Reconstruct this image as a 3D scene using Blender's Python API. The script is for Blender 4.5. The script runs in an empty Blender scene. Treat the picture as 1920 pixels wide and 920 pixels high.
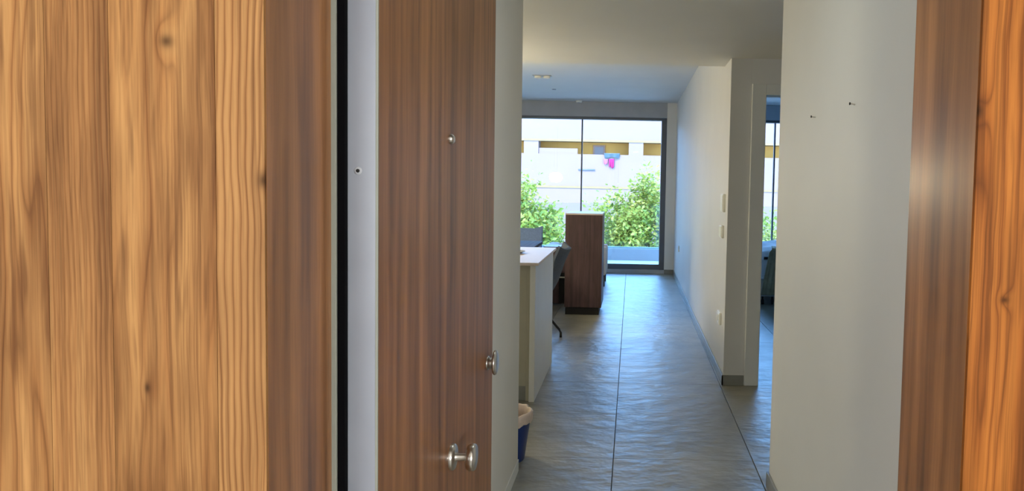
import bpy, bmesh, math, random
from mathutils import Vector, Matrix
random.seed(7)
scene = bpy.context.scene
COL = scene.collection

# ------------------------------------------------------------------ camera
CAM_H = 1.48
F_PX, PX, PY = 1387.0, 1184.0, 416.0          # focal length and principal point in 1920x920 pixels
pitch, roll = math.atan(74 / F_PX), 0.020
fw = Vector((0, math.cos(pitch), -math.sin(pitch)))
r0 = Vector((1, 0, 0)); u0 = Vector((0, math.sin(pitch), math.cos(pitch)))
rt = r0 * math.cos(roll) + u0 * math.sin(roll)
up = -r0 * math.sin(roll) + u0 * math.cos(roll)
cd = bpy.data.cameras.new('camera'); cam = bpy.data.objects.new('camera', cd); COL.objects.link(cam)
m = Matrix.Identity(4)
for i in range(3):
    m[i][0], m[i][1], m[i][2] = rt[i], up[i], -fw[i]
m[2][3] = CAM_H
cam.matrix_world = m
cd.sensor_fit = 'HORIZONTAL'; cd.sensor_width = 36.0; cd.lens = F_PX / 1920 * 36
cd.shift_x = (960 - PX) / 1920; cd.shift_y = (PY - 460) / 1920
cd.clip_start = 0.02; cd.clip_end = 400
scene.camera = cam

# ------------------------------------------------------------------ world, sun, exposure
W = bpy.data.worlds.new('world'); scene.world = W; W.use_nodes = True
wn = W.node_tree.nodes; wl = W.node_tree.links
bg = wn['Background']
tc = wn.new('ShaderNodeTexCoord'); sp = wn.new('ShaderNodeSeparateXYZ'); wr = wn.new('ShaderNodeValToRGB')
wl.new(tc.outputs['Generated'], sp.inputs[0]); wl.new(sp.outputs['Z'], wr.inputs[0])
wr.color_ramp.elements[0].position = 0.0; wr.color_ramp.elements[0].color = (0.22, 0.50, 0.95, 1)
wr.color_ramp.elements[1].position = 0.9; wr.color_ramp.elements[1].color = (0.13, 0.34, 0.85, 1)
wl.new(wr.outputs[0], bg.inputs[0]); bg.inputs[1].default_value = 16.5

sd = bpy.data.lights.new('sun', 'SUN'); sun = bpy.data.objects.new('sun', sd); COL.objects.link(sun)
sd.energy = 7.5; sd.color = (1.0, 0.80, 0.52); sd.angle = 0.01
sun.rotation_euler = Vector((-0.30, -0.62, 0.78)).to_track_quat('Z', 'Y').to_euler()
sun.location = (0, -5, 20)

def portal(name, loc, sx, sz):
    l = bpy.data.lights.new(name, 'AREA'); o = bpy.data.objects.new(name, l); COL.objects.link(o)
    l.shape = 'RECTANGLE'; l.size = sx; l.size_y = sz; l.cycles.is_portal = True
    o.location = loc; o.rotation_euler = (math.radians(-90), 0, 0)
portal('sky_portal', (-1.45, 12.2, 1.3), 4.0, 2.5)
portal('sky_portal_bedroom', (2.6, 12.2, 1.3), 2.6, 2.5)

vs = scene.view_settings
vs.view_transform = 'Standard'; vs.look = 'None'; vs.gamma = 1.0; vs.use_curve_mapping = False
vs.exposure = 0.0
scene.cycles.max_bounces = 10; scene.cycles.diffuse_bounces = 6; scene.cycles.glossy_bounces = 4
scene.cycles.transparent_max_bounces = 12; scene.cycles.sample_clamp_indirect = 6.0

# powers of the added landing and hall lamps and the pendants (built further down)
LANDING_W, PENDANT_W, FILL_PENDANT_W, HALL_W = 116, 70, 40, 1.6

# ------------------------------------------------------------------ helpers
def lin(r, g, b):
    f = lambda c: (c / 255) / 12.92 if c <= 10 else ((c / 255 + 0.055) / 1.055) ** 2.4
    return (f(r), f(g), f(b), 1)

class MB:
    def __init__(s): s.v = []; s.f = []; s.sm = []
    def box(s, x0, y0, z0, x1, y1, z1):
        n = len(s.v)
        s.v += [(x0, y0, z0), (x1, y0, z0), (x1, y1, z0), (x0, y1, z0), (x0, y0, z1), (x1, y0, z1), (x1, y1, z1), (x0, y1, z1)]
        for q in ((0, 3, 2, 1), (4, 5, 6, 7), (0, 1, 5, 4), (1, 2, 6, 5), (2, 3, 7, 6), (3, 0, 4, 7)):
            s.f.append([n + i for i in q]); s.sm.append(False)
        return s
    def tube(s, pts, rad, seg=10, cap=True):
        pts = [Vector(p) for p in pts]
        if not isinstance(rad, (list, tuple)): rad = [rad] * len(pts)
        n = len(s.v)
        for i, p in enumerate(pts):
            d = (pts[min(i + 1, len(pts) - 1)] - pts[max(i - 1, 0)]).normalized()
            a = Vector((0, 0, 1)) if abs(d.z) < 0.9 else Vector((1, 0, 0))
            e1 = d.cross(a).normalized(); e2 = d.cross(e1)
            for k in range(seg):
                t = 2 * math.pi * k / seg
                s.v.append(tuple(p + (e1 * math.cos(t) + e2 * math.sin(t)) * rad[i]))
        for i in range(len(pts) - 1):
            for k in range(seg):
                a, b = n + i * seg + k, n + i * seg + (k + 1) % seg
                s.f.append([a, b, b + seg, a + seg]); s.sm.append(True)
        if cap:
            s.f.append([n + k for k in range(seg)][::-1]); s.sm.append(False)
            e = n + (len(pts) - 1) * seg
            s.f.append([e + k for k in range(seg)]); s.sm.append(False)
        return s
    def lathe(s, c, axis, prof, seg=24):
        """prof: list of (distance along axis, radius)"""
        c = Vector(c); d = Vector(axis).normalized()
        a = Vector((0, 0, 1)) if abs(d.z) < 0.9 else Vector((1, 0, 0))
        e1 = d.cross(a).normalized(); e2 = d.cross(e1); n = len(s.v)
        for h, r in prof:
            for k in range(seg):
                t = 2 * math.pi * k / seg
                s.v.append(tuple(c + d * h + (e1 * math.cos(t) + e2 * math.sin(t)) * max(r, 1e-5)))
        for i in range(len(prof) - 1):
            for k in range(seg):
                a, b = n + i * seg + k, n + i * seg + (k + 1) % seg
                s.f.append([a, b, b + seg, a + seg]); s.sm.append(True)
        return s
    def grid(s, fn, nu, nv):
        n = len(s.v)
        for i in range(nu + 1):
            for j in range(nv + 1): s.v.append(tuple(fn(i / nu, j / nv)))
        for i in range(nu):
            for j in range(nv):
                a = n + i * (nv + 1) + j
                s.f.append([a, a + 1, a + nv + 2, a + nv + 1]); s.sm.append(True)
        return s
    def build(s, name, mat, parent=None, bevel=0.0, seg=2, fix=True):
        me = bpy.data.meshes.new(name); me.from_pydata(s.v, [], s.f)
        for p, q in zip(me.polygons, s.sm): p.use_smooth = q
        if fix:
            bm = bmesh.new(); bm.from_mesh(me)
            bmesh.ops.recalc_face_normals(bm, faces=bm.faces[:])
            if bevel:
                bmesh.ops.bevel(bm, geom=[e for e in bm.edges if len(e.link_faces) == 2 and e.calc_face_angle(0) > 0.6],
                                offset=bevel, segments=seg, affect='EDGES', profile=0.5, clamp_overlap=True)
            bm.to_mesh(me); bm.free()
        me.materials.append(mat)
        o = bpy.data.objects.new(name, me); COL.objects.link(o)
        if parent: o.parent = parent
        return o

def B(*a): return MB().box(*a)
def tag(o, label=None, cat=None, group=None, kind=None):
    if label: o['label'] = label
    if cat: o['category'] = cat
    if group: o['group'] = group
    if kind: o['kind'] = kind
    return o
def empty(name, loc=(0, 0, 0), rz=0.0):
    o = bpy.data.objects.new(name, None); COL.objects.link(o)
    o.location = loc; o.rotation_euler = (0, 0, rz); o.empty_display_size = 0.1
    return o
def thing(name, label, cat, loc=(0, 0, 0), rz=0.0, group=None):
    return tag(empty(name, loc, rz), label, cat, group)
def struct(name, mb, mat, label=None, cat=None, bevel=0.0):
    return tag(mb.build(name, mat, None, bevel), label, cat, None, 'structure')

# ------------------------------------------------------------------ materials
class N:
    def __init__(s, name):
        s.m = bpy.data.materials.new(name); s.m.use_nodes = True
        s.t = s.m.node_tree; s.p = s.t.nodes['Principled BSDF']
    def new(s, t, **kw):
        n = s.t.nodes.new(t)
        for k, v in kw.items(): setattr(n, k, v)
        return n
    def link(s, a, b): s.t.links.new(a, b)
    def math(s, op, a, b=None):
        n = s.new('ShaderNodeMath', operation=op)
        for i, x in enumerate((a, b)):
            if x is None: continue
            if isinstance(x, (int, float)): n.inputs[i].default_value = x
            else: s.link(x, n.inputs[i])
        return n.outputs[0]
    def vec(s, x, y, z):
        n = s.new('ShaderNodeCombineXYZ')
        for i, q in enumerate((x, y, z)):
            if isinstance(q, (int, float)): n.inputs[i].default_value = q
            else: s.link(q, n.inputs[i])
        return n.outputs[0]
    def noise(s, v, scale=1.0, detail=2.0, rough=0.5):
        n = s.new('ShaderNodeTexNoise'); s.link(v, n.inputs['Vector'])
        n.inputs['Scale'].default_value = scale; n.inputs['Detail'].default_value = detail; n.inputs['Roughness'].default_value = rough
        return n.outputs['Fac']
    def ramp(s, f, stops):
        n = s.new('ShaderNodeValToRGB'); s.link(f, n.inputs[0]); cr = n.color_ramp
        while len(cr.elements) < len(stops): cr.elements.new(0.5)
        for e, (p, c) in zip(cr.elements, stops): e.position = p; e.color = c
        return n.outputs[0]
    def mix(s, f, a, b, mode='MIX'):
        n = s.new('ShaderNodeMix', data_type='RGBA', blend_type=mode)
        for i, x in ((0, f), (6, a), (7, b)):
            if isinstance(x, (int, float, tuple)): n.inputs[i].default_value = x
            else: s.link(x, n.inputs[i])
        return n.outputs[2]
    def set(s, **kw):
        for k, v in kw.items():
            i = s.p.inputs[k.replace('_', ' ')]
            if isinstance(v, (int, float, tuple)): i.default_value = v
            else: s.link(v, i)
        return s
    def bump(s, h, strength, dist=0.01):
        n = s.new('ShaderNodeBump'); n.inputs['Strength'].default_value = strength; n.inputs['Distance'].default_value = dist
        s.link(h, n.inputs['Height']); s.link(n.outputs[0], s.p.inputs['Normal'])
    def pos(s): return s.new('ShaderNodeNewGeometry').outputs['Position']
    def obj(s): return s.new('ShaderNodeTexCoord').outputs['Object']
    def sep(s, v):
        n = s.new('ShaderNodeSeparateXYZ'); s.link(v, n.inputs[0]); return n.outputs

def plain(name, c, rough=0.5, metal=0.0, var=0.06, scale=6.0, bump=0.0, bscale=80.0, **kw):
    n = N(name); v = n.noise(n.pos(), scale, 3.0)
    d = tuple(x * (1 - 2 * var) for x in c[:3]) + (1,); l = tuple(min(1, x * (1 + 2 * var)) for x in c[:3]) + (1,)
    n.set(Base_Color=n.ramp(v, [(0.3, d), (0.7, l)]), Roughness=rough, Metallic=metal, **kw)
    if bump: n.bump(n.noise(n.pos(), bscale, 3.0), bump, 0.002)
    return n.m

def wood(name, light, mid, dark, axis='x', seed=0.0, su=9.0, sv=0.8, lines=9.0, linu=0.0, contrast=0.7, fine=0.35, blotch=0.5,
         knots=(), rough=0.45, spec=0.5, streak=0.0, flame=0.0, coat=0.0, coat_rough=0.3, bump=0.15, finesu=420.0):
    n = N(name); x, y, z = n.sep(n.obj())
    u = x if axis == 'x' else y
    wob = n.noise(n.vec(n.math('MULTIPLY', u, 14.0), seed + 3.1, n.math('MULTIPLY', z, 5.0)), 1.0, 2.0)
    ud = n.math('ADD', u, n.math('MULTIPLY', n.math('SUBTRACT', wob, 0.5), 0.016))
    f = n.noise(n.vec(n.math('MULTIPLY', ud, su), seed, n.math('MULTIPLY', z, sv)), 1.0, 1.0)
    dk = None
    for (ku, kz, ru, rv) in knots:
        a = n.math('DIVIDE', n.math('SUBTRACT', ud, ku), ru); b = n.math('DIVIDE', n.math('SUBTRACT', z, kz), rv)
        d2 = n.math('ADD', n.math('MULTIPLY', a, a), n.math('MULTIPLY', b, b))
        g = n.math('POWER', 2.718, n.math('MULTIPLY', d2, -0.22))
        f = n.math('ADD', f, n.math('MULTIPLY', g, 0.13))
        g2 = n.math('POWER', 2.718, n.math('MULTIPLY', d2, -1.6))
        dk = g2 if dk is None else n.math('MAXIMUM', dk, g2)
    t = n.math('ADD', n.math('MULTIPLY', f, lines), n.math('MULTIPLY', ud, linu))
    fr = n.math('FRACT', t)
    ring = n.ramp(fr, [(0.0, mid), (0.22, light), (0.55, light), (0.80, mid), (0.92, dark), (1.0, mid)])
    soft = n.noise(n.vec(n.math('MULTIPLY', ud, 38.0), seed + 9, n.math('MULTIPLY', z, 1.1)), 1.0, 3.0)
    base = n.ramp(soft, [(0.28, dark), (0.46, mid), (0.68, light)])
    c = n.mix(contrast, base, ring)
    bl = n.noise(n.vec(n.math('MULTIPLY', ud, 16.0), seed + 5, n.math('MULTIPLY', z, 3.2)), 1.0, 2.0)
    c = n.mix(blotch, c, n.ramp(bl, [(0.35, (0.58, 0.50, 0.44, 1)), (0.62, (1.16, 1.12, 1.04, 1))]), 'MULTIPLY')
    if flame:
        fl = n.noise(n.vec(n.math('MULTIPLY', ud, 85.0), seed + 4.4, n.math('MULTIPLY', z, 7.0)), 1.0, 1.5)
        c = n.mix(n.math('MULTIPLY', n.ramp(fl, [(0.56, (0, 0, 0, 1)), (0.70, (1, 1, 1, 1))]), flame), c, dark)
    if streak:
        ln = n.noise(n.vec(n.math('MULTIPLY', ud, 260.0), seed + 1.5, n.math('MULTIPLY', z, 2.2)), 1.0, 2.0, 0.6)
        lm = n.noise(n.vec(n.math('MULTIPLY', ud, 24.0), seed + 7.5, n.math('MULTIPLY', z, 1.8)), 1.0, 1.0)
        k = n.math('MULTIPLY', n.ramp(ln, [(0.46, (0, 0, 0, 1)), (0.62, (1, 1, 1, 1))]), n.ramp(lm, [(0.36, (0.15, 0.15, 0.15, 1)), (0.62, (1, 1, 1, 1))]))
        c = n.mix(n.math('MULTIPLY', k, streak), c, dark)
    fi = n.noise(n.vec(n.math('MULTIPLY', u, finesu), seed, n.math('MULTIPLY', z, 14.0)), 1.0, 2.0)
    c = n.mix(fine, c, n.ramp(fi, [(0.30, (0.60, 0.55, 0.50, 1)), (0.60, (1.10, 1.08, 1.05, 1))]), 'MULTIPLY')
    if dk is not None: c = n.mix(n.math('MULTIPLY', dk, 0.8), c, tuple(q * 0.30 for q in dark[:3]) + (1,))
    n.set(Base_Color=c, Roughness=rough, Specular_IOR_Level=spec, Coat_Weight=coat, Coat_Roughness=coat_rough)
    if bump: n.bump(fi, bump, 0.0006)
    return n.m

PL, PM, PD = lin(154, 115, 73), lin(135, 94, 56), lin(91, 57, 31)       # pine cladding
RL, RM, RD = lin(156, 97, 42), lin(131, 75, 30), lin(78, 41, 15)        # redder pine on the other side
def clad(name, seed, cols=(PL, PM, PD), **k): return wood(name, *cols, axis='x', seed=seed, rough=0.6, spec=0.1, streak=0.55, **k)
WL, WM, WD = lin(168, 117, 72), lin(131, 86, 49), lin(82, 52, 29)          # walnut laminate
M_door = wood('walnut_laminate_door', WL, WM, WD, 'y', 2.0, su=14, sv=0.35, lines=3, contrast=0.25, fine=0.3, blotch=0.45, rough=0.42, spec=0.35, coat=0.15, coat_rough=0.28, bump=0.05)
M_jamb = wood('walnut_laminate_jamb', WL, WM, WD, 'y', 6.3, su=14, sv=0.35, lines=3, contrast=0.25, fine=0.3, blotch=0.45, rough=0.36, spec=0.4, coat=0.35, coat_rough=0.25, bump=0.05)
M_dark = wood('dark_wenge', lin(90, 70, 74), lin(73, 56, 61), lin(55, 41, 47), 'x', 4.0, su=20, sv=0.5, lines=3, contrast=0.3, rough=0.45, finesu=200, bump=0.05)
M_table = wood('dark_table_wood', lin(80, 62, 58), lin(62, 46, 44), lin(44, 32, 32), 'x', 14.0, su=20, sv=0.5, lines=3, contrast=0.3, rough=0.7, spec=0.15, finesu=200, bump=0.05)
M_plinth = plain('black_plinth', lin(26, 24, 26), 0.6)

M_wall = plain('white_plaster', lin(226, 225, 220), 0.55, bump=0.05, bscale=60, var=0.01, scale=2)
M_ceil = plain('white_ceiling_paint', lin(216, 216, 212), 0.6, var=0.01, scale=2)
M_trimw = plain('white_lacquer', lin(226, 227, 222), 0.35, var=0.01)
M_land = plain('landing_plaster', lin(216, 212, 204), 0.8, var=0.02)
M_alu = plain('grey_lacquered_metal', lin(146, 150, 161), 0.42, 0.0, var=0.025, scale=9)
M_seal = plain('pale_seal', lin(140, 142, 132), 0.6, var=0.02)
M_black = plain('black_gap_shade_cord', lin(5, 5, 8), 0.9, Specular_IOR_Level=0.1)  # near-black for shade in the door gap, and for the lamp cord
M_steel = plain('brushed_steel', lin(208, 204, 198), 0.28, 1.0, var=0.03)
M_hole = plain('dark_hole', lin(24, 23, 22), 0.8)
M_frame = plain('window_grey_aluminium', lin(98, 104, 112), 0.4, 0.2, var=0.02)
M_shut = plain('shutter_box_grey', lin(172, 176, 182), 0.5, var=0.02)
M_white = plain('white_plastic', lin(238, 238, 230), 0.35, var=0.01)

def glass(name, tint, refl=0.10):
    n = N(name); tr = n.new('ShaderNodeBsdfTransparent'); gl = n.new('ShaderNodeBsdfGlossy'); mx = n.new('ShaderNodeMixShader')
    fr = n.new('ShaderNodeFresnel'); fr.inputs[0].default_value = 1.45
    tr.inputs[0].default_value = tint; gl.inputs['Roughness'].default_value = 0.02
    n.link(fr.outputs[0], mx.inputs[0]); n.link(tr.outputs[0], mx.inputs[1]); n.link(gl.outputs[0], mx.inputs[2])
    out = [q for q in n.t.nodes if q.type == 'OUTPUT_MATERIAL'][0]; n.link(mx.outputs[0], out.inputs[0])
    return n.m
M_glass = glass('window_glass', (0.97, 0.985, 0.98, 1))
M_rglass = glass('railing_glass', (0.93, 0.985, 0.955, 1))

def tile_mat():
    n = N('grey_slate_tile'); p = n.pos(); x, y, z = n.sep(p)
    r = n.new('ShaderNodeObjectInfo').outputs['Random']
    v1 = n.noise(p, 3.0, 5.0, 0.6)
    v2 = n.noise(n.vec(n.math('MULTIPLY', x, 5.0), n.math('MULTIPLY', y, 14.0), r), 1.0, 4.0, 0.6)
    c = n.ramp(n.math('ADD', n.math('MULTIPLY', v1, 0.6), n.math('MULTIPLY', v2, 0.4)), [(0.32, lin(118, 115, 104)), (0.5, lin(143, 140, 126)), (0.7, lin(164, 160, 144))])
    n.set(Base_Color=c, Roughness=n.math('ADD', 0.29, n.math('MULTIPLY', v2, 0.24)), Specular_IOR_Level=1.0)
    h = n.noise(n.vec(n.math('MULTIPLY', x, 6.0), n.math('MULTIPLY', y, 9.0), n.math('MULTIPLY', r, 9.0)), 1.0, 3.0, 0.55)
    n.bump(h, 0.8, 0.014)
    return n.m
M_tile = tile_mat()
M_grout = plain('tile_grout', lin(92, 93, 90), 0.8)
M_skirt = plain('grey_tile_skirting', lin(138, 138, 130), 0.4, var=0.05, scale=14)

# ------------------------------------------------------------------ room shell
XL, XR = -0.555, 0.70              # hall wall faces
Z1, Z2 = 2.39, 2.77                # hall ceiling, living room ceiling
YB = 5.40                          # wall with the bedroom door
YW = 12.0                          # window wall
ROOM_L, ROOM_R = -4.2, 4.2

floor = struct('floor', B(ROOM_L, 0.88, -0.20, ROOM_R, YW + 0.25, -0.012), M_grout, 'grey slate-look tiled floor running through hall and living room', 'floor')
# square tiles, one shared mesh
T = 0.75; gap = 0.0045
tm = B(gap / 2, 0.0006, -0.012, T - gap / 2, T - 0.0006, 0.0).build('tile', M_tile, floor, bevel=0.0006, seg=1)
first = True
x_cols = [-0.072 + T * k for k in range(-4, 4)]
y_rows = [3.90 + T * k for k in range(-4, 11)]
for cx in x_cols:
    for ry in y_rows:
        if cx + T < -2.6 * max(ry + T, 3.0) / 12 * 1.6 - 0.3: continue
        if cx > 0.5 and ry < 3.0: continue
        if ry + T > YW + 0.3: continue
        o = tm if first else tm.copy()
        if not first: COL.objects.link(o); o.parent = floor
        o.location = (cx, ry, random.uniform(-0.0005, 0.0004)); first = False
def wbox(*a): return B(*a)
struct('wall_left', wbox(XL - 0.12, 1.06, 0, XL, 3.70, Z1), M_wall, 'white plastered hall wall behind the open entrance door', 'wall', 0.002)
struct('wall_right', wbox(XR, 1.06, 0, XR + 0.12, 3.56, Z1), M_wall, 'white plastered hall wall with two small nails', 'wall', 0.002)
struct('wall_partition', wbox(XR, YB, 0, XR + 0.15, YW, Z2), M_wall, 'white wall between living room and bedroom carrying the switches', 'wall', 0.002)
struct('wall_bedroom', wbox(0.958 + 0.0, YB, 2.13, 1.80, YB + 0.13, Z2).box(XR + 0.15, YB, 0, 0.958, YB + 0.13, Z2).box(1.80, YB, 0, ROOM_R, YB + 0.13, Z2), M_wall, 'shaded wall with the bedroom doorway', 'wall')
struct('wall_entrance', wbox(-1.9, 0.88, 0, -0.458, 1.06, 2.5).box(0.436, 0.88, 0, 1.9, 1.06, 2.5).box(-0.458, 0.88, 2.13, 0.436, 1.06, 2.5)
       .box(ROOM_L, 0.88, 0, -1.9, 1.06, 2.9).box(1.9, 0.88, 0, ROOM_R, 1.06, 2.9), M_wall, 'wall around the entrance doorway', 'wall')
struct('wall_far_left', wbox(ROOM_L - 0.15, 0.88, -0.1, ROOM_L, YW + 0.25, 3.0), M_wall, 'side wall of the kitchen and living room', 'wall')
struct('wall_far_right', wbox(ROOM_R, 0.88, -0.1, ROOM_R + 0.15, YW + 0.25, 3.0), M_wall, 'side wall of the bedroom', 'wall')
struct('ceiling', wbox(ROOM_L, 0.88, Z1, ROOM_R, YB + 0.12, 3.0).box(ROOM_L, YB + 0.12, Z1, XR, 5.78, 3.0), M_ceil, 'lower white ceiling over the hall and kitchen', 'ceiling')
struct('ceiling_living', wbox(ROOM_L, 5.78, Z2, XR, YW + 0.25, 3.0).box(XR, YB + 0.12, Z2, ROOM_R, YW + 0.25, 3.0), M_ceil, 'higher ceiling of the living room tinted blue by the window', 'ceiling')

# window wall: openings with the frames set into them
WX0, WX1 = -3.45, 0.545             # living room window
BX0, BX1 = 1.30, 3.90               # bedroom window
struct('wall_window', wbox(ROOM_L, YW, 0, WX0, YW + 0.25, Z2).box(WX1, YW, 0, BX0, YW + 0.25, Z2).box(BX1, YW, 0, ROOM_R, YW + 0.25, Z2), M_wall, 'window wall at the end of the living room', 'wall')

def window(idx, x0, x1, mull, label):
    w = tag(empty('window_%d' % idx, ((x0 + x1) / 2, YW + 0.1, 0)), label, 'window', None, 'structure')
    def part(name, mb, mat, bev=0.0):
        o = mb.build(name, mat, None, bev); o.data.transform(Matrix.Translation((-(x0 + x1) / 2, -YW - 0.1, 0))); o.parent = w; return o
    part('shutter_box', B(x0, YW + 0.02, 2.53, x1, YW + 0.24, Z2), M_shut, 0.004)
    part('frame_top', B(x0, YW + 0.06, 2.49, x1, YW + 0.20, 2.53), M_frame, 0.003)
    part('frame_stile', B(x1 - 0.085, YW + 0.06, 0.03, x1, YW + 0.20, 2.49), M_frame, 0.004)
    part('frame_stile', B(x0, YW + 0.06, 0.03, x0 + 0.085, YW + 0.20, 2.49), M_frame, 0.004)
    part('window_sill', B(x0, YW + 0.02, 0.0, x1, YW + 0.24, 0.06), M_shut, 0.004)
    part('bottom_rail', B(x0 + 0.085, YW + 0.09, 0.06, x1 - 0.085, YW + 0.17, 0.145), M_frame, 0.003)
    xs = [x0 + 0.085] + mull + [x1 - 0.085]
    for a, b in zip(xs[:-1], xs[1:]):
        part('pane', B(a + 0.008, YW + 0.125, 0.14, b - 0.008, YW + 0.137, 2.49), M_glass)
    for a in mull: part('meeting_stile', B(a - 0.011, YW + 0.10, 0.145, a + 0.011, YW + 0.16, 2.49), M_frame, 0.002)
    return w
window(1, WX0, WX1, [-2.14, -0.832], 'wide sliding balcony window with thin dark frame in living room')
window(2, BX0, BX1, [2.31], 'bedroom window seen through the half hidden doorway')

# baseboards
struct('baseboard_right', B(XR - 0.012, YB - 0.012, 0, XR, YW, 0.075).box(XR - 0.012, YB - 0.012, 0, XR + 0.15, YB, 0.075), M_skirt, 'grey tile skirting along the wall with the switches', 'skirting', 0.002)
struct('baseboard_hall', B(XR - 0.012, 1.07, 0, XR, 3.572, 0.075).box(XR - 0.012, 3.56, 0, XR + 0.12, 3.572, 0.075), M_skirt, 'grey tile skirting on the right hall wall', 'skirting', 0.002)
struct('baseboard_left', B(XL, 1.07, 0, XL + 0.004, 3.704, 0.06), M_trimw, 'low white skirting on the left hall wall', 'skirting')
struct('baseboard_window', B(WX1, YW - 0.012, 0, XR - 0.012, YW, 0.075), M_skirt, 'grey tile skirting under the window wall strip', 'skirting', 0.002)

# bedroom door lining and casing
tr = tag(empty('trim_1', (0.96, YB, 0)), 'white door casing of the bedroom doorway', 'door casing', None, 'structure')
def local(o, p): o.data.transform(Matrix.Translation(-Vector(p.location))); o.parent = p; return o
local(B(0.855, YB - 0.014, 0, 0.958, YB, 2.21).build('casing', M_trimw, None, 0.004), tr)
local(B(0.958, YB - 0.014, 2.13, 1.80, YB, 2.21).build('casing', M_trimw, None, 0.004), tr)
local(B(1.80, YB - 0.014, 0, 1.89, YB, 2.21).build('casing', M_trimw, None, 0.004), tr)
local(B(0.945, YB - 0.005, 0, 0.960, YB + 0.135, 2.13).build('lining', M_trimw, None, 0.002), tr)

# ------------------------------------------------------------------ landing: pine cladding, jambs, entrance door
ZT = 2.5
cl = tag(empty('wall_cladding_left', (-0.6, 0.857, 0)), 'orange pine-look plank cladding left of the entrance door', 'wall cladding', None, 'structure')
cr = tag(empty('wall_cladding_right', (0.6, 0.857, 0)), 'reddish pine-look plank cladding right of the entrance door', 'wall cladding', None, 'structure')
YO = 0.857
edges = [-1.9, -1.55, -1.20, -0.90, -0.678, -0.604, -0.482, -0.4252]
specs = [dict(su=20, sv=1.6, lines=4, seed=1.2), dict(su=22, sv=1.4, lines=3, seed=8.7), dict(su=20, sv=1.8, lines=4, seed=5.5),
         dict(su=22, sv=2.2, lines=4.5, linu=40, seed=3.35, contrast=0.6, fine=0.3, blotch=0.8, flame=0.75),
         dict(su=6, sv=0.3, lines=2, linu=170, seed=2.4, contrast=0.30, fine=0.6, blotch=0.45),
         dict(su=26, sv=2.6, lines=3.2, linu=30, seed=12.6, contrast=0.45, fine=0.45, blotch=0.9, flame=0.55,
              knots=((-0.535, 1.631, 0.011, 0.010), (-0.567, 1.228, 0.0045, 0.008))),
         dict(su=10, sv=1.6, lines=3.0, linu=120, seed=17.2, contrast=0.72, fine=0.25, blotch=0.45, knots=((-0.427, 1.474, 0.010, 0.013),))]
for i, s in enumerate(specs):
    o = B(edges[i] + 0.0002, YO, 0.0, edges[i + 1] - 0.0002, YO + 0.022, ZT).build('plank', None or clad('pine_plank_%d' % i, **s), None, 0.0004, 1)
    o.parent = cl; o.matrix_parent_inverse = Matrix.Translation(-Vector(cl.location))
edges = [0.397, 0.60, 0.85, 1.15, 1.5, 1.9]
specs = [dict(su=20, sv=1.5, lines=5, linu=34, seed=21.3, contrast=0.55, fine=0.3, flame=0.4, knots=((0.437, 1.352, 0.0055, 0.0055), (0.398, 1.57, 0.007, 0.011))),
         dict(su=9, lines=8, seed=31.0), dict(su=10, lines=6, seed=36.0), dict(su=10, lines=8, seed=41.0), dict(su=10, lines=7, seed=45.0)]
for i, s in enumerate(specs):
    o = B(edges[i] + 0.0002, YO, 0.0, edges[i + 1] - 0.0002, YO + 0.022, ZT).build('plank', clad('red_pine_plank_%d' % i, cols=(RL, RM, RD), **s), None, 0.0004, 1)
    o.parent = cr; o.matrix_parent_inverse = Matrix.Translation(-Vector(cr.location))

fr = tag(empty('trim_2', (0, 0.96, 0)), 'walnut laminate frame of the entrance doorway', 'door frame', None, 'structure')
def fpart(name, mb, mat, bev=0.0):
    o = mb.build(name, mat, None, bev); local(o, fr); return o
fpart('jamb', B(-0.456, YO + 0.004, 0, -0.4249, 1.050, 2.13), M_jamb)
fpart('jamb', B(0.3968, YO + 0.0055, 0, 0.434, 1.060, 2.13), M_jamb)
fpart('head_jamb', B(-0.456, YO + 0.003, 2.13, 0.434, 1.050, 2.16), M_jamb, 0.001)
fpart('frame_seal', B(-0.4275, 1.045, 0, -0.418, 1.053, 2.13), M_seal, 0.001)
fpart('gap_shade', B(-0.4185, 1.049, 0, -0.4075, 1.066, 2.13), M_black)  # black strip filling the open gap, standing for the shade seen through it
fpart('gap_shade_backing', B(-0.458, 1.051, 0, -0.4185, 1.062, 2.13), M_black)  # dark backing behind the same shaded gap

door = tag(empty('door_1', (-0.386, 1.06, 0)), 'walnut laminate entrance door standing open into the hall', 'door', None, 'structure')
def dpart(name, mb, mat, bev=0.0, parent=None):
    o = mb.build(name, mat, None, bev)
    o.data.transform(Matrix.Translation(-Vector(door.location))); o.parent = parent or door; return o
DY0, DY1 = 1.060, 1.952
dpart('leaf', B(-0.407, DY0 + 0.003, 0.006, -0.3665, DY1, 2.115), M_wall and M_trimw, 0.001)
dpart('face_panel', B(-0.3667, DY0 + 0.003, 0.006, -0.3640, DY1, 2.115), M_door, 0.0005)
edge = dpart('edge_strip', B(-0.4075, DY0, 0.006, -0.3675, DY0 + 0.004, 2.115), M_alu, 0.0006)
dpart('edge_seal', B(-0.3676, DY0 - 0.0005, 0.006, -0.3637, DY0 + 0.003, 2.115), M_seal, 0.0006)
M_screw = plain('screw_ring', lin(172, 175, 182), 0.4)
sc = dpart('screw', MB().lathe((-0.3925, DY0 + 0.0005, 1.489), (0, -1, 0), [(0, 0.006), (0.001, 0.0058), (0.0013, 0.003), (0.0011, 0)], 20), M_screw, parent=edge)
dpart('screw_hole', MB().lathe((-0.3925, DY0 - 0.0009, 1.489), (0, -1, 0), [(0, 0.0027), (0.0004, 0.0026), (0.0005, 0)], 16), M_hole, parent=edge)
XF = -0.3640
dpart('peephole', MB().lathe((XF, 1.478, 1.559), (1, 0, 0), [(0, 0.010), (0.004, 0.010), (0.007, 0.008), (0.009, 0.0055), (0.0085, 0.0)], 24), M_steel)
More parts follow.
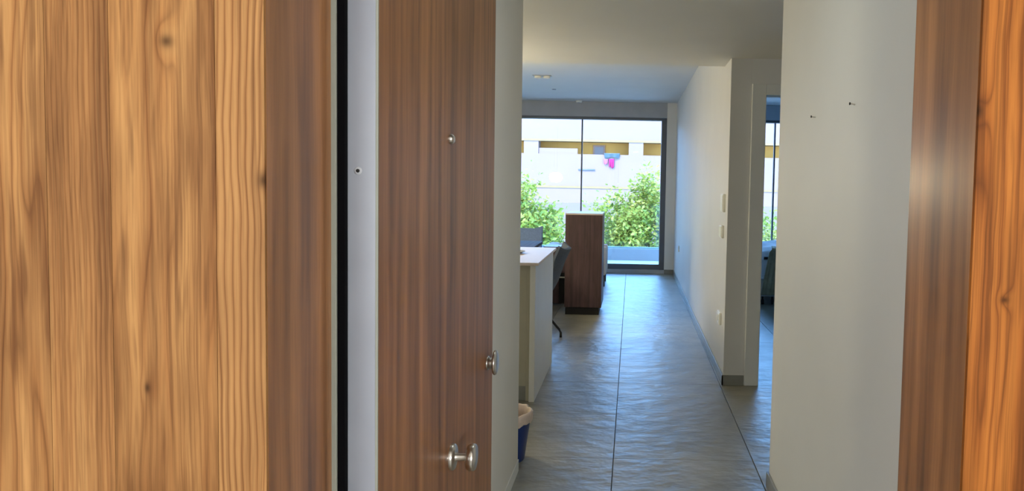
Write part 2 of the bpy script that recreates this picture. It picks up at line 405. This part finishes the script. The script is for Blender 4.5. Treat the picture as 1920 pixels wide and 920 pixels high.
lk = dpart('lock_cylinder', MB().lathe((XF, 1.885, 1.008), (1, 0, 0), [(0, 0.018), (0.003, 0.018), (0.004, 0.014), (0.018, 0.014)], 28), M_steel)
dpart('thumb_turn', MB().lathe((XF + 0.016, 1.885, 1.010), (1, 0, 0), [(0, 0.0), (0.0005, 0.030), (0.003, 0.032), (0.007, 0.031), (0.009, 0.026), (0.0095, 0.0)], 36), M_steel, parent=lk)
kb = dpart('knob_rose', MB().lathe((XF, 1.505, 0.905), (1, 0, 0), [(0, 0.027), (0.006, 0.027), (0.009, 0.024), (0.010, 0.0)], 32), M_steel)
dpart('knob_stem', MB().lathe((XF + 0.008, 1.505, 0.905), (1, 0, 0), [(0, 0.010), (0.006, 0.008), (0.034, 0.008)], 20), M_steel, parent=kb)
dpart('knob', MB().lathe((XF + 0.030, 1.505, 0.905), (1, 0, 0), [(0, 0.0), (0.001, 0.012), (0.004, 0.024), (0.010, 0.0275), (0.018, 0.0275), (0.021, 0.025), (0.022, 0.0)], 32), M_steel, parent=kb)

# landing shell
struct('floor_landing', B(-1.9, -1.7, -0.15, 1.9, 0.88, 0.0), M_skirt, 'landing floor outside the entrance', 'floor')
struct('ceiling_landing', B(-1.9, -1.7, ZT, 1.9, 0.88, ZT + 0.15), M_land, 'landing ceiling outside the entrance', 'ceiling')
struct('wall_back', B(-1.9, -1.85, 0, 1.9, -1.7, ZT), M_land, 'landing wall behind the camera', 'wall')
struct('wall_landing_left', B(-2.05, -1.85, 0, -1.9, 0.88, ZT), M_land, 'landing side wall', 'wall')
struct('wall_landing_right', B(1.9, -1.85, 0, 2.05, 0.88, ZT), M_land, 'landing side wall', 'wall')
def emis(name, c, s):
    n = N(name); n.set(Base_Color=c, Emission_Color=c, Emission_Strength=s); return n.m
M_diff = emis('fill_lamp_diffuser', (1, 0.98, 0.94, 1), 2.0)
for lx, side in ((-1.15, 'left'), (1.15, 'right')):  # unseen lamps added as fill for the cladding, door and hall
    lamp = thing('added_wall_lamp', 'long white wall lamp added to light the doorway and hall, on the %s behind the camera' % side, 'lamp', (lx, -1.7, 1.45), 0, 'added wall lamps on the landing')
    B(-0.40, 0.0, -0.16, 0.40, 0.03, 0.16).build('back_plate', M_white, lamp, 0.004)
    B(-0.38, 0.03, -0.14, 0.38, 0.06, 0.14).build('diffuser', M_diff, lamp, 0.01)
    ld = bpy.data.lights.new('landing_fill_light', 'AREA'); lo = bpy.data.objects.new('landing_fill_light', ld); COL.objects.link(lo)
    ld.shape = 'RECTANGLE'; ld.size = 0.74; ld.size_y = 0.26; ld.energy = LANDING_W / 2; ld.color = (0.94, 0.99, 1.0)
    lo.parent = lamp; lo.location = (0, 0.07, 0); lo.rotation_euler = (math.radians(90), 0, 0)

# pendants hidden behind the left wall; the dining one is added to brighten the corridor
def pendant(label, loc, drop, watts):
    p = thing('pendant_lamp', label, 'lamp', loc)
    MB().lathe((0, 0, 0), (0, 0, -1), [(0, 0.05), (0.02, 0.05), (0.025, 0.0)], 24).build('canopy', M_white, p)
    MB().tube([(0, 0, -0.02), (0, 0, -drop)], 0.004).build('cord', M_black, p)
    MB().lathe((0, 0, -drop), (0, 0, -1), [(0, 0.02), (0.01, 0.06), (0.05, 0.105), (0.11, 0.125), (0.17, 0.105), (0.21, 0.06), (0.222, 0.0)], 24).build('globe', emis('lamp_globe', (1.0, 0.86, 0.56, 1), watts / (math.pi * 0.17)), p)
pendant('opal globe pendant lamp hanging over the kitchen', (-2.0, 5.36, Z1), 0.70, PENDANT_W)
pendant('opal globe pendant lamp added over the dining table to brighten the right wall', (-1.70, 7.55, Z2), 1.10, FILL_PENDANT_W)

hd = thing('hall_fill_downlight', 'unseen round downlight added in the hall ceiling to brighten the hall walls', 'downlight', (0.08, 2.45, Z1))  # added out of view to lift the hall walls and floor
MB().lathe((0, 0, 0), (0, 0, -1), [(0, 0.075), (0.006, 0.073), (0.008, 0.060), (0.002, 0.055)], 32).build('ring', M_white, hd)
MB().lathe((0, 0, -0.001), (0, 0, -1), [(0, 0.056), (0.002, 0.05), (0.002, 0)], 32).build('lens', emis('fill_downlight_lens', (1, 0.97, 0.92, 1), 4.0), hd)
hl = bpy.data.lights.new('hall_fill_light', 'AREA'); ho = bpy.data.objects.new('hall_fill_light', hl); COL.objects.link(ho)
hl.shape = 'DISK'; hl.size = 0.12; hl.energy = HALL_W; hl.color = (0.90, 1.0, 1.0); ho.parent = hd; ho.location = (0, 0, -0.015)

# ------------------------------------------------------------------ kitchen peninsula, worktop, bin
M_beige = plain('greige_laminate', lin(176, 172, 152), 0.5, var=0.02)
isl = thing('kitchen_peninsula', 'white kitchen peninsula base with greige end and grey plinth', 'cabinet', (-1.6, 5.4, 0))
def ipart(name, mb, mat, bev=0.0, p=None): p = p or isl; return local(mb.build(name, mat, None, bev), p)
ipart('body', B(-2.6, 4.905, 0.10, -0.69, 5.96, 0.92), M_beige, 0.002)
ipart('end_panel', B(-0.69, 4.90, 0.0, -0.665, 5.96, 0.92), M_beige, 0.002)
ipart('side_panel', B(-0.665, 4.875, 0.0, -0.628, 5.965, 0.92), M_trimw, 0.002)
ipart('plinth', B(-2.6, 4.915, 0.0, -0.69, 5.90, 0.10), M_skirt, 0.002)
wt = tag(B(-2.62, 4.84, 0.92, -0.605, 5.99, 0.94).build('worktop', plain('white_quartz_worktop', lin(222, 208, 200), 0.40, var=0.01, Specular_IOR_Level=0.4), None, 0.003), 'thin white worktop lying on the kitchen peninsula', 'worktop')
tray = thing('serving_dish', 'small flat grey dish on the white worktop', 'dish', (-0.90, 5.46, 0.94))
M_dish = plain('grey_ceramic', lin(150, 148, 148), 0.4)
MB().lathe((0, 0, 0), (0, 0, 1), [(0, 0.0), (0.001, 0.075), (0.004, 0.09), (0.014, 0.115), (0.016, 0.113), (0.007, 0.088), (0.005, 0.0)], 32).build('bowl', M_dish, tray)
MB().lathe((0, 0, 0.014), (0, 0, 1), [(0, 0.115), (0.002, 0.117), (0.004, 0.115), (0.002, 0.112), (0, 0.115)], 32).build('rim', M_dish, tray)

bn = thing('waste_bin', 'blue waste bin with white liner bag on hall floor', 'bin', (-0.648, 3.865, 0))
MB().lathe((0, 0, 0), (0, 0, 1), [(0.0, 0.0), (0.0, 0.100), (0.005, 0.103), (0.23, 0.134), (0.245, 0.138), (0.25, 0.134), (0.24, 0.128), (0.01, 0.097), (0.01, 0)], 36).build('bucket', plain('blue_plastic', lin(20, 52, 120), 0.4, var=0.03), bn)
def liner(u, v):
    a = 2 * math.pi * u
    prof = [(0.104, 0.12), (0.114, 0.20), (0.124, 0.250), (0.132, 0.264), (0.142, 0.258), (0.143, 0.235), (0.141, 0.208)]
    k = v * (len(prof) - 1); i = min(int(k), len(prof) - 2); t = k - i
    r = prof[i][0] * (1 - t) + prof[i + 1][0] * t; z = prof[i][1] * (1 - t) + prof[i + 1][1] * t
    w = math.sin(a * 9) * 0.5 + math.sin(a * 17 + 1) * 0.5
    if k > 1.5: r += 0.004 * w; z += 0.010 * w * (k / 6)
    return (r * math.cos(a), r * math.sin(a), z)
MB().grid(liner, 72, 12).build('liner', plain('white_bag', lin(206, 190, 180), 0.5, var=0.05, scale=30), bn)

# ------------------------------------------------------------------ dining table, chairs
tb = thing('dining_table', 'dark brown dining table beyond the kitchen peninsula', 'table', (-1.58, 7.7, 0))
local(B(-2.1, 6.45, 0.715, -1.07, 8.95, 0.75).build('tabletop', M_table, None, 0.004), tb)
for lx in (-2.05, -1.19):
    for ly in (6.5, 8.83): local(B(lx, ly, 0, lx + 0.07, ly + 0.07, 0.715).build('leg', M_table, None, 0.003), tb)

M_shell = plain('charcoal_blue_fabric', lin(78, 88, 106), 0.8, var=0.06, scale=60, bump=0.2, bscale=500)
M_legb = plain('black_metal', lin(28, 28, 32), 0.45, 0.3)
M_shell2 = plain('grey_blue_fabric', lin(128, 152, 196), 0.8, var=0.06, scale=60, bump=0.2, bscale=500)
def make_chair(label, loc, rz, M_shell):
    c = thing('dining_chair', label, 'chair', loc, rz, 'shell chairs around the dining table')
    prof = [(-0.24, 0.43, 0.20), (-0.22, 0.45, 0.22), (-0.08, 0.455, 0.245), (0.08, 0.445, 0.25), (0.165, 0.465, 0.25), (0.20, 0.53, 0.25), (0.225, 0.60, 0.255), (0.265, 0.72, 0.26), (0.325, 0.855, 0.255)]
    def fn(u, v):
        k = u * (len(prof) - 1); i = min(int(k), len(prof) - 2); t = k - i; t = t * t * (3 - 2 * t) * 0.4 + t * 0.6
        y, z, w = [prof[i][q] * (1 - t) + prof[i + 1][q] * t for q in range(3)]
        s = (v - 0.5) * 2; b = max(0, min(1, (u - 0.5) * 2.6))
        z += (1 - b) * s * s * 0.05 * (0.4 + u); y -= b * s * s * 0.075
        z += b * abs(s) ** 5 * 0.035 * (u ** 3)
        return (s * w, y, z)
    sh = MB().grid(fn, 32, 16).build('shell', M_shell, c)
    md = sh.modifiers.new('thickness', 'SOLIDIFY'); md.thickness = 0.028; md.offset = 0
    md = sh.modifiers.new('round', 'BEVEL'); md.width = 0.008; md.segments = 2; md.limit_method = 'ANGLE'
    MB().tube([(0, 0, 0.24), (0, 0, 0.44)], 0.028, 16).build('column', M_legb, c)
    for k in range(4):
        a = k * math.pi / 2; ca, sa = math.cos(a), math.sin(a)
        MB().tube([(0.0, 0.0, 0.30), (0.06 * ca, 0.06 * sa, 0.275), (0.235 * ca, 0.235 * sa, 0.075), (0.25 * ca, 0.25 * sa, 0.045), (0.25 * ca, 0.25 * sa, 0.0)], [0.013, 0.013, 0.011, 0.011, 0.012], 10).build('leg', M_legb, c)
    return c
make_chair('charcoal shell chair seen from the side at the end of the white peninsula', (-0.90, 6.955, 0), -math.pi / 2, M_shell)
make_chair('grey-blue shell chair back showing above the white worktop against the trees', (-1.41, 9.33, 0), 0.0, M_shell2)

# ------------------------------------------------------------------ tall divider cabinet and sideboard
tc_ = thing('tall_cabinet', 'tall narrow dark brown cabinet standing in front of the window', 'cabinet', (-0.53, 8.4, 0))
local(B(-0.728, 8.15, 0.085, -0.318, 8.72, 1.112).build('body', M_dark, None, 0.003), tc_)
local(B(-0.72, 8.175, 0.0, -0.345, 8.70, 0.085).build('plinth', M_plinth, None, 0.002), tc_)
local(B(-0.728, 8.15, 1.112, -0.318, 8.72, 1.130).build('top_edge', plain('pale_edge', lin(206, 196, 196), 0.35), None, 0.002), tc_)
sb = thing('sideboard', 'low dark brown sideboard between chair and tall cabinet', 'cabinet', (-0.9, 8.95, 0))
local(B(-1.04, 8.76, 0.02, -0.735, 9.10, 0.70).build('body', M_dark, None, 0.003), sb)
local(B(-1.035, 8.745, 0.40, -0.745, 8.76, 0.69).build('door', M_dark, None, 0.002), sb)
local(B(-1.035, 8.745, 0.03, -0.85, 8.76, 0.39).build('door', M_dark, None, 0.002), sb)
local(B(-0.845, 8.752, 0.03, -0.745, 8.765, 0.39).build('gap_shade_panel', M_plinth), sb)  # black panel standing for the shade inside an open gap
local(B(-0.845, 8.72, 0.332, -0.775, 8.745, 0.348).build('handle', M_steel, None, 0.003), sb)

# ------------------------------------------------------------------ sofa by the window
M_sofa = plain('pale_linen', lin(206, 202, 196), 0.85, var=0.03, scale=20, bump=0.15, bscale=400)
so = thing('armchair', 'pale linen armchair half hidden behind the tall cabinet', 'armchair', (-0.85, 10.7, 0))
local(B(-1.20, 10.40, 0.16, -0.345, 10.54, 0.565).build('armrest', M_sofa, None, 0.03, 3), so)
local(B(-1.20, 10.94, 0.16, -0.345, 11.08, 0.555).build('armrest', M_sofa, None, 0.03, 3), so)
local(B(-1.15, 10.54, 0.16, -0.36, 10.94, 0.42).build('seat', M_sofa, None, 0.04, 3), so)
local(B(-1.22, 10.42, 0.16, -1.06, 11.06, 0.57).build('backrest', M_sofa, None, 0.04, 3), so)
for lx in (-1.18, -0.42):
    for ly in (10.42, 11.0): local(B(lx, ly, 0, lx + 0.055, ly + 0.055, 0.16).build('leg', M_plinth, None, 0.004), so)

# ------------------------------------------------------------------ switches, socket, nails, ceiling fittings
def wallplate(name, label, cat, y, z, h, w, rockers, depth=0.016):
    t = thing(name, label, cat, (XR, y, z))
    B(-depth, -w / 2, -h / 2, 0, w / 2, h / 2).build('plate', M_white, t, 0.004)
    k = len(rockers)
    for i in range(k):
        a = -h / 2 + 0.008 + i * (h - 0.016) / k; b = -h / 2 + 0.008 + (i + 1) * (h - 0.016) / k - 0.003
        B(-depth - 0.004, -w / 2 + 0.010, a, -depth + 0.001, w / 2 - 0.010, b).build(rockers[i], M_white, t, 0.002)
    return t
wallplate('light_switch', 'tall white double light switch, upper plate on the wall beside the bedroom doorway', 'switch', 5.615, 1.340, 0.138, 0.150, ['rocker', 'rocker'], 0.018)
wallplate('light_switch', 'small white light switch just below the tall switch', 'switch', 5.66, 1.120, 0.096, 0.150, ['rocker'], 0.018)
sk = wallplate('wall_socket', 'white wall socket low down near the wall corner', 'socket', 5.665, 0.455, 0.092, 0.150, ['face'], 0.018)
MB().lathe((-0.023, 0, 0), (-1, 0, 0), [(0, 0.026), (0.002, 0.026), (0.003, 0.022), (0.0012, 0.018), (0.0012, 0)], 24).build('outlet', M_white, sk)
wallplate('wall_socket', 'tiny white socket far down the wall near the window', 'socket', 10.7, 0.535, 0.085, 0.085, ['face'], 0.014)

def nail(label, y, z, r=0.0045):
    t = thing('wall_nail', label, 'nail', (XR, y, z), 0, 'nails in the right hall wall')
    MB().tube([(0.004, 0, 0), (-0.016, 0, 0.003)], 0.0022, 8).build('shank', M_steel, t)
    MB().lathe((-0.015, 0, 0.003), (-1, 0, 0), [(0, 0.0), (0.0, r), (0.0025, r), (0.003, 0)], 16).build('head', M_hole, t)
nail('small nail in the hall wall nearer the bedroom side', 2.867, 1.744)
nail('small nail in the hall wall nearer the entrance', 2.36, 1.740)

dl = thing('downlight', 'twin recessed downlight in the living room ceiling', 'downlight', (-1.135, 9.2, Z2))
B(-0.115, -0.055, -0.006, 0.115, 0.055, 0.0).build('trim_plate', M_shut, dl, 0.002)
for dx in (-0.055, 0.055):
    MB().lathe((dx, 0, -0.005), (0, 0, -1), [(0, 0.042), (0.022, 0.044), (0.026, 0.034), (0.016, 0.028), (0.014, 0)], 24).build('spot', M_white, dl)
sm = thing('smoke_detector', 'small round detector on the ceiling close to the window', 'detector', (-0.877, 11.9, Z2))
MB().lathe((0, 0, 0), (0, 0, -1), [(0, 0.05), (0.02, 0.05), (0.03, 0.042), (0.032, 0)], 24).build('housing', M_white, sm)
MB().lathe((0, 0, -0.03), (0, 0, -1), [(0, 0.025), (0.010, 0.02), (0.012, 0)], 20).build('sensor', M_shut, sm)
sp_ = thing('ceiling_sensor', 'tiny dark sensor dot on the living room ceiling', 'sensor', (-1.126, 10.5, Z2))
MB().lathe((0, 0, 0), (0, 0, -1), [(0, 0.028), (0.008, 0.026), (0.010, 0.015), (0.010, 0)], 20).build('housing', M_shut, sp_)

# ------------------------------------------------------------------ bedroom: bed with throw
bd = thing('bed', 'white bed on black casters glimpsed through the bedroom doorway', 'bed', (2.5, 10.1, 0))
M_duvet = plain('white_duvet', lin(222, 224, 228), 0.9, var=0.02, bump=0.2, bscale=12)
local(B(1.60, 9.12, 0.10, 3.3, 11.1, 0.30).build('base', plain('bed_base_white', lin(214, 212, 206), 0.7), None, 0.01), bd)
local(B(1.60, 9.10, 0.30, 3.3, 11.1, 0.56).build('mattress', M_duvet, None, 0.05, 3), bd)
def duv(u, v):
    x = 1.56 + u * 1.78; y = 9.13 + v * 1.95
    e = min(u, 1 - u, v * 0.9, 1 - v); z = 0.58 + 0.08 * min(1, e * 9) + 0.015 * math.sin(u * 17 + v * 9) + 0.012 * math.sin(v * 23)
    if u < 0.03: z -= 0.30
    return (x, y, z)
q = MB().grid(duv, 40, 40).build('duvet', M_duvet, None); local(q, bd)
for lx in (1.64, 1.76, 3.2):
    for ly in (9.14, 11.0):
        local(MB().lathe((lx, ly + 0.02, 0.03), (1, 0, 0), [(0, 0), (0, 0.03), (0.025, 0.03), (0.025, 0)], 20).build('caster', M_plinth, None), bd)
        local(MB().tube([(lx + 0.012, ly + 0.02, 0.05), (lx + 0.012, ly + 0.02, 0.105)], 0.010, 8).build('caster_stem', M_plinth, None), bd)
th = thing('throw_blanket', 'olive beige throw hanging over the corner of the bed', 'blanket', (1.75, 9.08, 0.6))
def thr(u, v):
    x = 1.70 + u * 0.45 - 0.06 * v; s = v * 0.93
    w = 0.018 * math.sin(u * 24) + 0.010 * math.sin(u * 51 + 1)
    if s < 0.36: y, z = 9.45 - s, 0.70 + w * 0.3
    else: y, z = 9.075 + w * 0.5, 0.695 - (s - 0.36)
    return (x - 0.02 * (s > 0.4) + 0.10 * (1 - v) * (1 - u), y, max(z, 0.075))
q = MB().grid(thr, 48, 30).build('cloth', plain('olive_throw', lin(176, 164, 132), 0.95, var=0.08, scale=18), None); local(q, th)
md = q.modifiers.new('thickness', 'SOLIDIFY'); md.thickness = 0.012

# ------------------------------------------------------------------ balcony
M_btile = plain('pale_balcony_tile', lin(206, 204, 200), 0.5, var=0.02)
M_kerb = plain('grey_kerb_stone', lin(142, 140, 138), 0.5, var=0.02)
M_ext = plain('white_render', lin(228, 226, 222), 0.8, var=0.02)
struct('floor_balcony', B(ROOM_L, YW + 0.25, -0.25, ROOM_R, 14.52, -0.03), M_btile, 'pale balcony floor outside the window', 'floor')
struct('wall_parapet', B(ROOM_L, 14.28, -0.03, ROOM_R, 14.50, 0.20), M_kerb, 'low pale kerb at the balcony edge under the glass railing', 'parapet', 0.004)
struct('wall_upper', B(ROOM_L - 0.15, YW + 0.0, 3.0, ROOM_R + 0.15, YW + 0.25, 9.0).box(ROOM_L - 0.15, YW + 0.25, 2.52, ROOM_R + 0.15, YW + 0.42, 9.0), M_ext, 'own building front above the window', 'wall')
struct('wall_balcony_left', B(ROOM_L - 0.15, YW + 0.25, -0.25, ROOM_L, 14.5, 3.0), M_ext, 'balcony side wall', 'wall')
rl = thing('glass_railing', 'frameless glass railing standing on the balcony kerb', 'railing', (0, 14.40, 0.20))
for a, b in ((-4.1, -3.0), (-3.0, -1.67), (-1.67, -0.29), (-0.29, 1.09), (1.09, 2.47), (2.47, 4.1)):
    B(a + 0.008, -0.006, 0.0, b - 0.008, 0.006, 0.86).build('glass_panel', M_rglass, rl, 0.002, 1)
B(-4.15, -0.03, 0.0, 4.15, 0.03, 0.025).build('base_rail', plain('teal_grey_rail', lin(150, 170, 172), 0.4, 0.3), rl, 0.003)

# ------------------------------------------------------------------ street, opposite building, trees
struct('ground', B(-60, 14, -9.3, 60, 47, -9.0), plain('street_paving', lin(178, 172, 164), 0.9, var=0.05), 'street far below', 'ground')
YF = 45.0
M_fac = plain('white_facade', lin(136, 108, 98), 0.85, var=0.01, scale=0.5)
M_tan = plain('ochre_render', lin(206, 128, 44), 0.8, var=0.05, scale=1.0)
M_band = plain('sand_band', lin(140, 110, 68), 0.8, var=0.03)
M_pane = plain('far_window_glass', lin(96, 104, 112), 0.1)
bld = thing('apartment_building', 'white apartment block with ochre loggias across the street', 'building', (0, YF, -9.0))
def bpart(name, mb, mat, bev=0.0, par=None):
    o = mb.build(name, mat, None, bev); o.data.transform(Matrix.Translation((0, -YF, 9.0))); o.parent = par or bld; return o
BXA, BXB = -31.0, 32.0
bpart('core', B(BXA, YF + 1.3, -9, BXB, YF + 12, 6.9), M_fac)
P = 6.35; S0 = 1.19; FH = 2.82
for k in range(-3, 2):
    zs = S0 + FH * k
    bpart('slab_edge', B(BXA, YF - 0.10, zs - 0.12, BXB, YF + 1.35, zs + 0.02), M_band)
    bpart('parapet', B(BXA, YF - 0.06, zs + 0.02, BXB, YF + 0.10, zs + (1.94 if k == 0 else FH - 0.12)), M_fac)
    bpart('loggia_wall', B(BXA, YF + 1.05, zs + 0.10, BXB, YF + 1.3, zs + FH - 0.12), M_tan)
    for j in range(-4, 5):
        xa = -5.72 + P * j
        if k == 0:
            bpart('pier', B(xa - 0.88, YF - 0.06, zs + 1.94, xa, YF + 1.05, zs + FH - 0.12), M_fac)
        if k == 0 and -2 <= j <= 2:
            wv = bpart('window', B(xa + 3.25, YF + 0.98, zs + 0.5, xa + 4.0, YF + 1.06, zs + 2.55), plain('window_wood', lin(150, 92, 60), 0.6) if (k, j) == (0, -2) else bpy.data.materials.get('window_wood') or plain('window_wood', lin(150, 92, 60), 0.6))
            bpart('pane', B(xa + 3.35, YF + 0.96, zs + 0.6, xa + 3.9, YF + 0.985, zs + 2.45), M_fac if (k, j) == (0, 0) else M_pane, 0, wv)
# white roller blinds hung in two of the loggias
bpart('roller_blind', B(-5.70, YF + 0.0, S0 + 1.90, -3.35, YF + 0.05, 3.47), M_fac)
bpart('roller_blind', B(3.1, YF + 0.0, S0 + 1.90, 6.1, YF + 0.05, 3.35), M_fac)

def cloth(name, label, x0, x1, z0, z1, col, seed):
    t = thing(name, label, 'laundry', ((x0 + x1) / 2, YF - 0.12, z1), 0, 'laundry hanging from the opposite balcony')
    w = x1 - x0; h = z1 - z0
    def fn(u, v):
        return ((u - 0.5) * w * (1 - 0.12 * v), -0.03 + 0.03 * math.sin(u * 14 + seed) * (0.3 + v), -v * h * (0.88 + 0.12 * math.sin(u * 7 + seed)))
    c = MB().grid(fn, 20, 12).build('fabric', plain(name + '_cloth_%d' % seed, col, 0.9), t)
    md = c.modifiers.new('thickness', 'SOLIDIFY'); md.thickness = 0.02
    MB().tube([(-w / 2, 0.0, 0.0), (w / 2, 0.0, 0.0)], 0.02, 8).build('hanger_rod', M_frame, t)
cloth('hanging_sheet', 'grey-teal cloth hung over the opposite balcony parapet', -1.75, -0.78, 2.92, 3.20, lin(66, 80, 82), 1)
cloth('hanging_towel', 'magenta towel hung on the opposite balcony, below the grey-teal cloth', -1.45, -1.12, 2.30, 2.88, lin(150, 22, 80), 3)
cloth('hanging_towel', 'small pale pink towel beside the magenta towel', -1.74, -1.50, 2.52, 2.86, lin(190, 96, 130), 5)
dr = thing('wall_rail', 'thin dark horizontal rail on the opposite parapet', 'rail', (-2.78, YF - 0.08, 2.2))
MB().tube([(-0.5, -0.03, 0), (0.5, -0.03, 0)], 0.035, 8).build('bar', M_frame, dr)
for dx in (-0.4, 0.4): MB().tube([(dx, -0.03, 0), (dx, 0.03, 0)], 0.02, 8).build('bracket', M_frame, dr)

def leaf_mat():
    n = N('tree_leaves'); v = n.noise(n.pos(), 1.4, 4.0, 0.7)
    c = n.ramp(v, [(0.30, lin(84, 100, 28)), (0.5, lin(138, 140, 46)), (0.68, lin(188, 170, 78))])
    n.set(Base_Color=c, Roughness=0.6)
    tr = n.new('ShaderNodeBsdfTranslucent'); n.link(c, tr.inputs[0]); mx = n.new('ShaderNodeMixShader'); mx.inputs[0].default_value = 0.35
    out = [q for q in n.t.nodes if q.type == 'OUTPUT_MATERIAL'][0]
    n.link(n.p.outputs[0], mx.inputs[1]); n.link(tr.outputs[0], mx.inputs[2]); n.link(mx.outputs[0], out.inputs[0])
    return n.m
M_leaf = leaf_mat(); M_bark = plain('tree_bark', lin(110, 92, 74), 0.9, var=0.1)
def tree(label, loc, lobes, n=5200, seed=1):
    rg = random.Random(seed); t = thing('street_tree', label, 'tree', (loc[0], loc[1], -9.0), 0, 'trees along the street')
    mb = MB(); vol = [l[3] * l[4] * l[5] for l in lobes]; tot = sum(vol)
    for l, vv in zip(lobes, vol):
        # clumps inside the lobe, leaves inside the clumps
        nc = 46; cl_ = []
        for _ in range(nc):
            d = Vector((rg.gauss(0, 1), rg.gauss(0, 1), rg.gauss(0, 1))).normalized() * rg.uniform(0.45, 0.92)
            cl_.append(d)
        for _ in range(int(n * vv / tot)):
            d = rg.choice(cl_) + Vector((rg.gauss(0, 1), rg.gauss(0, 1), rg.gauss(0, 1))) * 0.16
            p = Vector((l[0] - loc[0] + d.x * l[3], l[1] - loc[1] + d.y * l[4], l[2] + 9.0 + d.z * l[5]))
            a = Vector((rg.gauss(0, 1), rg.gauss(0, 1), rg.gauss(0, 0.6))).normalized(); b = a.cross(Vector((rg.gauss(0, 1), rg.gauss(0, 1), rg.gauss(0, 1)))).normalized()
            s = rg.uniform(0.06, 0.12); k = len(mb.v)
            mb.v += [tuple(p - a * s), tuple(p + b * s * 0.5), tuple(p + a * s), tuple(p - b * s * 0.5)]
            mb.f.append([k, k + 1, k + 2, k + 3]); mb.sm.append(False)
    f = mb.build('foliage', M_leaf, t, fix=False); f['kind'] = 'stuff'
    top = lobes[0][2] + 9.0
    MB().tube([(0, 0, 0), (0.05, 0.1, top * 0.5), (0, 0, top)], [0.22, 0.16, 0.06], 10).build('trunk', M_bark, t)
    for k in range(4):
        a = k * 1.6 + seed
        MB().tube([(0.03, 0.05, top * 0.62), (0.8 * math.cos(a), 0.8 * math.sin(a), top * 0.85), (1.3 * math.cos(a), 1.3 * math.sin(a), top * 1.02)], [0.09, 0.06, 0.02], 8).build('branch', M_bark, t)
tree('leafy green street tree seen left of the tall cabinet', (-3.9, 25, 0), [(-4.0, 25, -1.15, 1.7, 1.8, 2.65), (-2.9, 24.8, -1.45, 1.15, 1.3, 1.85)], 20000, 3)
tree('leafy green street tree seen right of the tall cabinet', (0.5, 29.5, 0), [(0.63, 29.5, -1.15, 1.6, 1.6, 2.75), (-0.75, 29.4, -1.25, 1.35, 1.2, 2.35), (1.9, 29.6, -1.3, 1.25, 1.3, 2.5)], 26000, 5)
tree('leafy green street tree seen through the bedroom doorway', (6.6, 29.5, 0), [(6.2, 29.5, -1.6, 1.9, 2.0, 2.1)], 9000, 8)
tree('leafy green street tree hidden behind the left hall wall', (-9.2, 28, 0), [(-9.2, 28, -1.6, 2.0, 2.0, 2.5)], 9000, 9)
